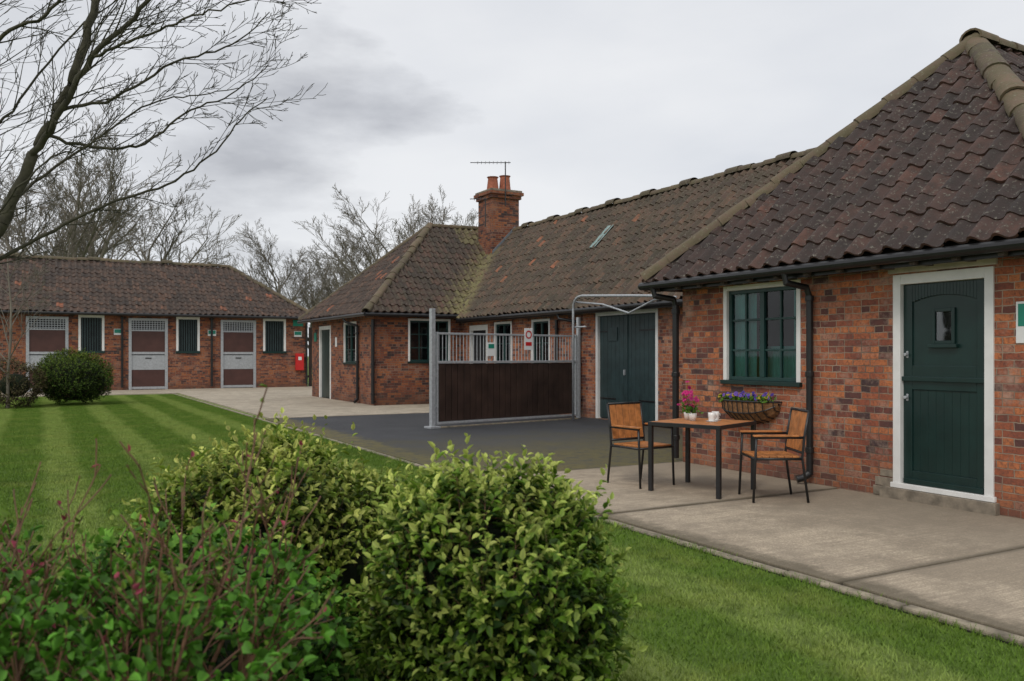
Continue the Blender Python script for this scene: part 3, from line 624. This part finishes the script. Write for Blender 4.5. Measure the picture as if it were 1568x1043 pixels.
# ---------------------------------------------------------------- foliage tools
def nrm(a): return a/np.maximum(np.linalg.norm(a,axis=1,keepdims=True),1e-6)
def leaves(name,P,ax,nr,ln,wd,col,mat,parent=None,fold=.25):
    n=len(P); ax=nrm(ax); sd=nrm(np.cross(ax,nr)); up=np.cross(sd,ax)
    ln=ln[:,None]; wd=wd[:,None]
    pts=[P,P+ax*ln*.3+sd*wd*.46+up*wd*fold,P+ax*ln*.68+sd*wd*.38+up*wd*fold*.7,P+ax*ln-up*ln*.12,P+ax*ln*.68-sd*wd*.38+up*wd*fold*.7,P+ax*ln*.3-sd*wd*.46+up*wd*fold]
    V=np.stack(pts,1).reshape(-1,3); b=(np.arange(n)*6)[:,None]
    F=np.concatenate([b+np.array([0,1,2,3]),b+np.array([0,3,4,5])])
    cv=np.repeat(col[:,None,:],6,axis=1)*np.array([.7,1.22,1.22,1.0,1.22,1.22])[None,:,None]
    return np_mesh(name,V,F,mat,cv.reshape(-1,3),False,parent)
def lump(d,seed):
    r=np.random.RandomState(seed); o=np.zeros(len(d))
    for k in range(7):
        w=r.normal(0,1,3)*(2.2+k*.9); o+=np.sin(d@w+r.uniform(0,6))*(.055/(1+.25*k))
    return o
def shrub(name,c,rad,S,K,ll,cols,seed,mat,sl=.13,flat=1.0,low=-.75,spiky=.0,corer=.72,parent=None,base_f=.5,lumpy=1.8):
    r=np.random.RandomState(seed); e=parent or empty(name,c); c0=np.zeros(3)
    d=nrm(r.normal(0,1,(S*3,3))); d=d[d[:,2]>low][:S]; S=len(d); rad=np.array(rad)
    lu=lump(d,seed)*lumpy
    rr=(1+lu)*r.uniform(.70,1.03,S)**.6
    base=c0+d*rad*rr[:,None]*.92
    sd=nrm(d*.7+np.array([0,0,.8])+r.normal(0,.42,(S,3)))
    L=sl*r.uniform(.5,1.5,S)*(1+spiky*(r.rand(S)>.85)*1.0*(d[:,2]>.0))
    dark,mid,light=[np.array(x) for x in cols]
    P=[];AX=[];NR_=[];LN=[];CO=[]
    tone=np.clip(.5+lump(d,seed+9)*4,0,1)
    pa=nrm(np.cross(sd,r.normal(0,1,(S,3)))); pb=np.cross(sd,pa); ph=r.uniform(0,6.28,S)
    for k in range(K):
        t=(k+.6)/K; an=ph+k*2.0+ (k%2)*3.14
        out=pa*np.cos(an)[:,None]+pb*np.sin(an)[:,None]
        P.append(base+sd*(L*t)[:,None]); a=nrm(sd*(.35+.55*t)+out*(1.05-.5*t)+r.normal(0,.22,(S,3))+np.array([0,0,-.12])); AX.append(a)
        NR_.append(nrm(sd*1.0-out*.3+np.array([0,0,.5])+r.normal(0,.3,(S,3))))
        LN.append(ll*r.uniform(.55,1.15,S)*(1.1-.35*t))
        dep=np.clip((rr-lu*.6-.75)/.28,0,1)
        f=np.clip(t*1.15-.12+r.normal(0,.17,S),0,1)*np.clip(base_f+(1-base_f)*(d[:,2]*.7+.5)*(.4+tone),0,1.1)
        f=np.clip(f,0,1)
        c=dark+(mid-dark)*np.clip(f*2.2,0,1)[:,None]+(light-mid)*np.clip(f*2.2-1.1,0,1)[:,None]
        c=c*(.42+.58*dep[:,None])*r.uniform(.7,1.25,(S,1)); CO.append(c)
    P=np.concatenate(P);ln=np.concatenate(LN)
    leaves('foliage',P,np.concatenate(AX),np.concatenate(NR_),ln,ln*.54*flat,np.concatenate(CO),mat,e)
    sel=np.where(r.rand(S)<.5)[0]
    V=[];F=[];b=0
    for i in sel:
        a0=base[i]-sd[i]*.05; a1=base[i]+sd[i]*L[i]*.95; w=.0016
        V+= [a0+pa[i]*w,a0-pa[i]*w*.5+pb[i]*w,a0-pa[i]*w*.5-pb[i]*w,a1]; F+=[(b,b+1,b+3),(b+1,b+2,b+3),(b+2,b,b+3)]; b+=4
    np_mesh('shoots',np.array(V),np.array(F),M['twigred'],None,False,e)
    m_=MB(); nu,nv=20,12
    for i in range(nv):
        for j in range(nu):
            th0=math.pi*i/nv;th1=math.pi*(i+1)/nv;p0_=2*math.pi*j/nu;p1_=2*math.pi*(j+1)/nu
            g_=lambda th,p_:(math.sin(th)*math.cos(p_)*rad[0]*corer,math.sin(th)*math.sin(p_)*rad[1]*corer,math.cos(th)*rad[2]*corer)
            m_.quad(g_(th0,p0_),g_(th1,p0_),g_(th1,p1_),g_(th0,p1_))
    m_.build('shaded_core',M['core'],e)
    return e
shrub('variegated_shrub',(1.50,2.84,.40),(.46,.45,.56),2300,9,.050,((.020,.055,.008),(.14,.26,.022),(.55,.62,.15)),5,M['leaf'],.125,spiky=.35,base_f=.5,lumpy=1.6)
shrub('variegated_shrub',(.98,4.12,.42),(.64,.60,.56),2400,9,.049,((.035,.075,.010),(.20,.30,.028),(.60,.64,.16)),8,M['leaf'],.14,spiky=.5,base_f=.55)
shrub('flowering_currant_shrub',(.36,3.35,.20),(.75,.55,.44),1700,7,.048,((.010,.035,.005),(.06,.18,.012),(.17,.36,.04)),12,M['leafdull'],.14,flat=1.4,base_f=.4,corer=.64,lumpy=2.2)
shrub('box_bush',(.85,28.0,.74),(1.02,1.02,.74),5200,6,.05,((.02,.045,.008),(.09,.16,.018),(.19,.27,.03)),15,M['leafdull'],.10,low=-.95,corer=.85)
shrub('brown_bush',(-.6,27.2,.6),(.75,.75,.65),1300,5,.06,((.04,.033,.016),(.12,.10,.04),(.18,.17,.06)),18,M['leafdull'],.16,low=-.95,corer=.5)

# ---------------------------------------------------------------- trees
def polymesh(name,lines,mat,parent=None):
    vs=[];fs=[];b=0
    for pts,rad,n in lines:
        pts=np.asarray(pts); m=len(pts); t=np.empty_like(pts); t[1:-1]=pts[2:]-pts[:-2]; t[0]=pts[1]-pts[0]; t[-1]=pts[-1]-pts[-2]
        t=nrm(t); a=np.where(np.abs(t[:,2:3])<.9,np.array([[0,0,1.]]),np.array([[1.,0,0]])); x=nrm(np.cross(t,a)); y=np.cross(t,x)
        an=np.arange(n)*2*np.pi/n; ring=pts[:,None,:]+(x[:,None,:]*np.cos(an)[None,:,None]+y[:,None,:]*np.sin(an)[None,:,None])*np.asarray(rad)[:,None,None]
        vs.append(ring.reshape(-1,3)); i=np.arange(m-1)[:,None]*n; k=np.arange(n)[None,:]; k2=(k+1)%n
        fs.append(np.stack([b+i+k,b+i+k2,b+i+n+k2,b+i+n+k],-1).reshape(-1,4)); b+=m*n
    return np_mesh(name,np.concatenate(vs),np.concatenate(fs),mat,None,True,parent)
def grow(out,p,d,L,r,lvl,cfg,rn):
    n=cfg.get('seg',5); pts=[np.array(p)]; rad=[r]; dcur=np.array(d,float)
    for i in range(n):
        dcur=dcur+rn.normal(0,cfg['w'],3)+np.array([0,0,cfg['up'][min(lvl,len(cfg['up'])-1)]]); dcur/=np.linalg.norm(dcur)
        pts.append(pts[-1]+dcur*L/n); rad.append(max(cfg['rmin'],r*(1-(i+1)/n*cfg['tap'])))
    out.append((np.array(pts),rad,8 if r>.08 else (5 if r>.03 else 3)))
    if lvl>=len(cfg['n']): return
    c=cfg['n'][lvl]
    for k in range(c):
        f=cfg['s'][lvl]+(1-cfg['s'][lvl])*(k+rn.rand())/c; x=f*n; i=min(int(x),n-1); q=pts[i]+(pts[i+1]-pts[i])*(x-i)
        t=(pts[i+1]-pts[i]); t/=np.linalg.norm(t); s=np.cross(t,rn.normal(0,1,3)); s/=np.linalg.norm(s)
        a=math.radians(rn.uniform(*cfg['a'])); nd=t*math.cos(a)+s*math.sin(a)
        grow(out,q,nd,L*cfg['l'][lvl]*rn.uniform(.7,1.15)*(1.15-.45*f),max(cfg['rmin'],rad[i]*.55),lvl+1,cfg,rn)
far={'w':.05,'up':[.04,.06,.06,.05,.04],'rmin':.010,'tap':.8,'n':[13,8,6,5],'s':[.14,.2,.2,.2],'l':[.74,.52,.5,.5],'a':(22,48),'seg':4}
fm=[]
for sd in (1,2,3):
    out=[]; grow(out,(0,0,0),(0,0,1),7.5,.24,0,far,np.random.RandomState(sd+20)); o=polymesh('branches',out,M['barkfar']); fm.append(o.data); bpy.data.objects.remove(o)
# a few trees beyond the yard (world positions in metres, height, turn, form)
for x,y,h,rz,mi in ((2.6,67.0,15.0,0,0),(-2.2,78.0,14.5,2,1),(7.0,71.0,13.0,1,2),(-5.6,66.0,12.0,4,2),(23.5,95.5,13.5,3,1),(28.0,99.0,12.,2,0),(26.7,71.0,13.5,5,2),(28.6,66.3,13,1.5,1),(29.6,86.5,13.5,2.2,0),(34.4,72.5,13.,0.7,2),(29.,91.,11,3.5,1),(4.6,80.0,14.2,3.7,1)):
    e=empty('bare_tree',(x,y,0),rz); o=bpy.data.objects.new('branches',fm[mi]); link(o,e); s=h/10.0; o.scale=(s*1.15,s*1.15,s)
out=[]; cfg={'w':.08,'up':[.04,.05,.04],'rmin':.006,'tap':.8,'n':[14,7,4],'s':[.15,.15,.1],'l':[.4,.5,.5],'a':(20,50)}
grow(out,(0,0,0),(0,0,1),4.6,.05,0,cfg,np.random.RandomState(4)); te=empty('bare_sapling',(-.75,26.8,0)); polymesh('branches',out,M['barkfar'],te)
tree=empty('bare_garden_tree',(-1.09,10.9,0),math.radians(-29.1)); out=[]; rn=np.random.RandomState(77)
def spline(c,n):
    c=np.array(c,float); t=np.linspace(0,len(c)-1,n); o=[]
    for x in t:
        i=min(int(x),len(c)-2); f=x-i; p0_=c[max(i-1,0)];p1_=c[i];p2_=c[i+1];p3_=c[min(i+2,len(c)-1)]
        o.append(.5*((2*p1_)+(-p0_+p2_)*f+(2*p0_-5*p1_+4*p2_-p3_)*f*f+(-p0_+3*p1_-3*p2_+p3_)*f**3))
    return np.array(o)
near={'w':.06,'up':[.02,.03,.04],'rmin':.0032,'tap':.75,'n':[5,2],'s':[.2,.3],'l':[.45,.5],'a':(22,48)}
def limb(c,r0,r1,kids,kl,sides=8,bias=(.8,0,.25)):
    pts=spline(c,len(c)*5); m=len(pts); pts[1:-1]+=rn.normal(0,.010,(m-2,3)); rad=np.linspace(r0,r1,m); out.append((pts,rad,sides))
    for k in range(kids):
        f=.12+.88*(k+rn.rand())/kids; i=min(int(f*(m-1)),m-2); t=pts[i+1]-pts[i]; t/=np.linalg.norm(t)
        s=np.cross(t,rn.normal(0,1,3)*np.array([.6,1.4,.6])); s/=np.linalg.norm(s); nd=t*.9+s*.65+np.array(bias)*.45; nd/=np.linalg.norm(nd)
        grow(out,pts[i],nd,kl*rn.uniform(.45,1.2),min(rad[i]*.55,.010),0,near,rn)
limb([(0,0,0),(.06,0,1.2),(.33,0,2.1),(.83,.05,2.85)],.13,.066,0,1)
limb([(.83,.05,2.85),(1.11,.1,3.55),(1.35,.12,4.03),(1.58,.1,4.45),(1.76,.15,5.2),(1.87,.3,5.9),(2.1,.4,6.8)],.064,.03,19,1.05)
limb([(.4,0,2.2),(.42,-.2,3.13),(.8,-.35,4.58),(.97,-.4,5.2),(1.04,-.5,5.9),(1.2,-.5,6.8)],.05,.028,18,1.0)
limb([(1.11,.1,3.55),(1.52,-.1,4.0),(1.97,-.25,4.55),(2.42,-.3,4.93),(2.73,-.35,5.35),(3.1,-.4,5.9)],.038,.012,20,.95)
limb([(1.25,.1,3.80),(1.66,.3,3.72),(2.15,.45,3.79),(2.63,.5,4.17),(3.11,.55,4.38),(3.5,.6,4.72)],.020,.005,15,.6)
limb([(.45,0,2.3),(.62,.1,2.4),(1.25,.3,2.82),(1.8,.4,3.13),(2.32,.5,3.32),(2.84,.5,3.65),(3.22,.55,4.1),(3.49,.6,4.36)],.024,.005,15,.55)
limb([(1.94,-.25,4.52),(2.42,-.5,4.58),(2.91,-.6,4.72),(3.46,-.6,4.9),(4.05,-.6,5.08)],.017,.005,17,.6)
limb([(.45,-.2,3.3),(.75,-.5,4.0),(1.18,-.6,4.58),(1.73,-.7,4.79),(2.08,-.8,5.2),(2.5,-.8,5.7)],.026,.008,16,.85)
limb([(.6,.1,2.5),(.7,.4,3.1),(1.2,.7,3.7),(1.5,.8,3.95),(2.0,.9,4.35),(2.5,1.,4.5),(3.0,1.1,4.62)],.020,.005,16,.65)
limb([(.4,0,2.4),(.1,.5,3.2),(-.3,.9,4.3),(-.5,1.,5.4)],.05,.02,18,1.2)
limb([(.3,0,2.1),(.7,-.3,2.55),(1.1,-.45,2.9),(1.6,-.5,3.4),(2.0,-.5,3.55),(2.5,-.5,4.0)],.016,.004,14,.55)
limb([(.42,-.2,3.13),(.7,-.1,3.6),(1.0,0,4.1),(1.5,.2,4.9),(1.9,.3,5.3),(2.3,.4,5.5)],.018,.005,16,.75)
limb([(1.52,-.1,4.0),(2.0,.1,4.2),(2.6,.2,4.6),(3.2,.3,4.85),(3.6,.3,5.2)],.020,.005,15,.6)
polymesh('trunk_and_branches',out,M['bark'],tree)

# leggy shrub at lower left
out=[]; rn=np.random.RandomState(9); cfg={'w':.08,'up':[.03,.03,.03],'rmin':.0024,'tap':.7,'n':[5,3],'s':[.35,.2],'l':[.42,.5],'a':(18,42)}
for i in range(46):
    x=rn.uniform(-.6,.42); y=rn.uniform(-.35,.25); d=np.array([x*.5+rn.normal(0,.15),y*.4+rn.normal(0,.15),1.]); d/=np.linalg.norm(d)
    grow(out,(x*.8,y,0.0),d,rn.uniform(.65,1.03),rn.uniform(.007,.014),0,cfg,rn)
te=empty('leggy_twig_shrub',(.16,2.62,0),math.radians(-29)); polymesh('twigs',out,M['twigred'],te)
tp=np.array([l[0][j] for l in out for j in (3,4,5)]); tp=tp[tp[:,2]>.35]
sel=rn.rand(len(tp))<.5; P=tp[sel]; n=len(P); cc=np.where(rn.rand(n,1)<.14,np.array([[.36,.06,.10]]),np.array([[.13,.22,.025]]))*rn.uniform(.6,1.3,(n,1))
leaves('buds_and_leaves',P,nrm(rn.normal(0,.6,(n,3))+np.array([0,0,.6])),nrm(rn.normal(0,1,(n,3))),rn.uniform(.012,.032,n),rn.uniform(.009,.02,n),cc,M['leafdull'],te)
P=tp[rn.rand(len(tp))<.6]; P=P[P[:,2]<.85]; P=np.repeat(P,3,0)+rn.normal(0,.02,(len(P)*3,3)); n=len(P)
leaves('lower_leaves',P,nrm(rn.normal(0,.7,(n,3))),nrm(rn.normal(0,.5,(n,3))+np.array([0,0,1])),rn.uniform(.025,.045,n),rn.uniform(.02,.036,n),np.array([[.07,.19,.018]])*rn.uniform(.4,1.7,(n,1)),M['leafdull'],te)

# ---------------------------------------------------------------- planter, pots, cups
pe=empty('wall_hay_rack_planter',(7.6,7.60,.63)); f=MB(); n=11
prof=lambda k:[(-.27*k,.26),(-.25*k,.26-.14*k),(-.14*k,.26-.24*k),(-.005,.26-.27*k)]
kf=lambda y:max(.05,(1-abs(y/.45)**2.6))**.5
for i in range(n):
    y=-.42+.84*i/(n-1); k=kf(y); pr=prof(k); f.tube([(p_[0]*1.03-.004,y,p_[1]-.006) for p_ in pr],.006,5)
rim=[(-.005,-.45,.262)]+[(-.275*kf(y),y,.262) for y in np.linspace(-.44,.44,15)]+[(-.005,.45,.262)]; f.tube(rim,.010,6)
f.tube([(-.255*kf(y)-.004,y,.26-.14*kf(y)) for y in np.linspace(-.43,.43,13)],.007,6)
f.build('wire_rack',M['blackm'],pe)
l=MB(); yy=np.linspace(-.44,.44,21)
for a,c_ in zip(yy[:-1],yy[1:]):
    pa_,pc_=prof(kf(a)),prof(kf(c_))
    for i in range(3): l.quad((pa_[i][0],a,pa_[i][1]),(pa_[i+1][0],a,pa_[i+1][1]),(pc_[i+1][0],c_,pc_[i+1][1]),(pc_[i][0],c_,pc_[i][1]))
    l.quad((pa_[0][0],a,.245),(pc_[0][0],c_,.245),(-.005,c_,.245),(-.005,a,.245))
l.build('coir_liner',M['liner'],pe)
rn=np.random.RandomState(3)
n=380; P=np.stack([rn.uniform(-.24,-.02,n),rn.uniform(-.40,.40,n),rn.uniform(.24,.31,n)],1)
leaves('leaves',P,nrm(rn.normal(0,.6,(n,3))+np.array([-.1,0,.6])),nrm(rn.normal(0,.5,(n,3))+np.array([-.3,0,1])),rn.uniform(.025,.05,n),rn.uniform(.018,.03,n),np.array([[.09,.20,.02]])*rn.uniform(.5,1.6,(n,1)),M['leafdull'],pe)
def blooms(P,cols,size,parent,name='flowers'):
    P=np.asarray(P); k=5; n=len(P); fn=nrm(rn.normal(0,.35,(n,3))+np.array([-.7,-.3,.5])); a=nrm(np.cross(fn,rn.normal(0,1,(n,3)))); b=np.cross(fn,a)
    PP=[];AX=[];NN=[];CC=[]
    for i in range(k):
        an=i*2*np.pi/k; PP.append(P);AX.append(a*math.cos(an)+b*math.sin(an)+fn*.15);NN.append(fn);CC.append(cols)
    m_=n*k; leaves(name,np.concatenate(PP),np.concatenate(AX),np.concatenate(NN),np.full(m_,size),np.full(m_,size*1.15),np.concatenate(CC),M['petal'],parent,fold=.05)
n=54; P=np.stack([rn.uniform(-.25,-.06,n),rn.uniform(-.40,.40,n),rn.uniform(.30,.36,n)],1)
pc=np.array([[.16,.10,.55],[.25,.14,.6],[.10,.06,.35],[.6,.45,.05],[.20,.12,.5]]); blooms(P,pc[rn.randint(0,5,n)],.026,pe)
def tw(lx,ly): 
    c,s_=math.cos(tr_),math.sin(tr_); return (tl[0]+lx*c-ly*s_,tl[1]+lx*s_+ly*c)
for k,(lx,ly) in enumerate(((-.10,-.03),(-.22,.08))):
    x,y=tw(lx,ly); e=empty('flower_pot',(x,y,.738)); m_=MB(); m_.tube([(0,0,0),(0,0,.075),(0,0,.08)],[.032,.045,.042],16); m_.build('pot',M['ceramic'],e,smooth=True)
    n=60; q=rn.normal(0,.035,(n,3)); q[:,2]=np.abs(q[:,2])+.08; leaves('leaves',q,nrm(q-np.array([0,0,.06])),nrm(rn.normal(0,1,(n,3))),rn.uniform(.025,.04,n),rn.uniform(.016,.024,n),np.array([[.07,.17,.02]])*rn.uniform(.6,1.5,(n,1)),M['leafdull'],e)
    n=12; q=rn.normal(0,.05,(n,3)); q[:,2]=np.abs(q[:,2])*1.8+.15; blooms(q,np.array([[.62,.03,.22]])*rn.uniform(.6,1.2,(n,1)),.026,e)
    st=MB()
    for v in q: st.tube([(0,0,.07),tuple(v)],.002,4)
    st.build('stems',M['core'],e)
def cup(lx,ly):
    x,y=tw(lx,ly); e=empty('white_cup',(x,y,.738)); m_=MB()
    m_.tube([(0,0,.0),(0,0,.012),(0,0,.06),(0,0,.095)],[.026,.033,.038,.04],18,True)
    m_.tube([(.036,0,.075),(.06,0,.07),(.066,0,.05),(.055,0,.03),(.036,0,.028)],.006,6); m_.tube([(0,0,-.0),(0,0,.006)],[.05,.065],18)
    m_.build('cup_and_saucer',M['ceramic'],e,smooth=True)
cup(.10,.02); cup(.05,.2)

# ---------------------------------------------------------------- sky / light
w=bpy.data.worlds.new('World'); scene.world=w; w.use_nodes=True; nt=w.node_tree; nt.nodes.clear()
el,az=math.radians(50),math.radians(235)
sky=nt.nodes.new('ShaderNodeTexSky'); sky.sky_type='NISHITA'; sky.sun_disc=False; sky.sun_elevation=el; sky.sun_rotation=az
b1=nt.nodes.new('ShaderNodeBackground'); b1.inputs[1].default_value=.1; nt.links.new(sky.outputs[0],b1.inputs[0])
tc=nt.nodes.new('ShaderNodeTexCoord'); mp=nt.nodes.new('ShaderNodeMapping'); mp.inputs['Scale'].default_value=(1,1,2.8); nt.links.new(tc.outputs['Generated'],mp.inputs[0])
n1=noise(nt,mp.outputs[0],1.9,6,.48); n2=noise(nt,mp.outputs[0],5,6,.55)
c=ramp(nt,n1,[(.25,(.70,.73,.79)),(.40,(.82,.84,.88)),(.58,(.93,.94,.96))])
vd=nt.nodes.new('ShaderNodeVectorMath'); vd.operation='SUBTRACT'; nt.links.new(tc.outputs['Generated'],vd.inputs[0]); vd.inputs[1].default_value=(.205,.946,.235)
vs=nt.nodes.new('ShaderNodeVectorMath'); vs.operation='MULTIPLY'; nt.links.new(vd.outputs[0],vs.inputs[0]); vs.inputs[1].default_value=(1,1,1.5)
vl=nt.nodes.new('ShaderNodeVectorMath'); vl.operation='LENGTH'; nt.links.new(vs.outputs[0],vl.inputs[0])
dn=math_(nt,'ADD',vl.outputs['Value'],math_(nt,'MULTIPLY',math_(nt,'SUBTRACT',n2,.5),.6))
dk=ramp(nt,dn,[(.0,.7),(.19,0.)])
c=mix(nt,dk,c,(.38,.39,.43))
s=sep(nt,tc.outputs['Generated'])
bank=math_(nt,'MULTIPLY',ramp(nt,s[0],[(.0,1.),(.36,0.)]),ramp(nt,n2,[(.42,.0),(.66,.4)]))
c=mix(nt,bank,c,(.58,.60,.65))
b2=nt.nodes.new('ShaderNodeBackground'); b2.inputs[1].default_value=.95; nt.links.new(c,b2.inputs[0])
ms=nt.nodes.new('ShaderNodeMixShader'); ms.inputs[0].default_value=.93; nt.links.new(b1.outputs[0],ms.inputs[1]); nt.links.new(b2.outputs[0],ms.inputs[2])
wo=nt.nodes.new('ShaderNodeOutputWorld'); nt.links.new(ms.outputs[0],wo.inputs[0])
sl=bpy.data.lights.new('sun','SUN'); sl.energy=1.3; sl.angle=math.radians(16); sl.color=(1,.94,.86)
so=bpy.data.objects.new('sun',sl); link(so)
sdv=Vector((math.sin(az)*math.cos(el),math.cos(az)*math.cos(el),math.sin(el))); so.rotation_euler=(-sdv).to_track_quat('-Z','Y').to_euler()
# ---------------------------------------------------------------- camera
cam=bpy.data.cameras.new('camera'); co=bpy.data.objects.new('camera',cam); link(co); co.location=(0,0,1.45)
co.rotation_euler=(math.pi/2,0,math.radians(-29.1)); cam.lens=29.85; cam.sensor_width=36; cam.shift_y=.0137; cam.clip_start=.05; cam.clip_end=2000
cam.dof.use_dof=True; cam.dof.focus_distance=10.5; cam.dof.aperture_fstop=4.0
scene.camera=co
scene.view_settings.view_transform='Standard'; scene.view_settings.look='None'; scene.view_settings.exposure=0
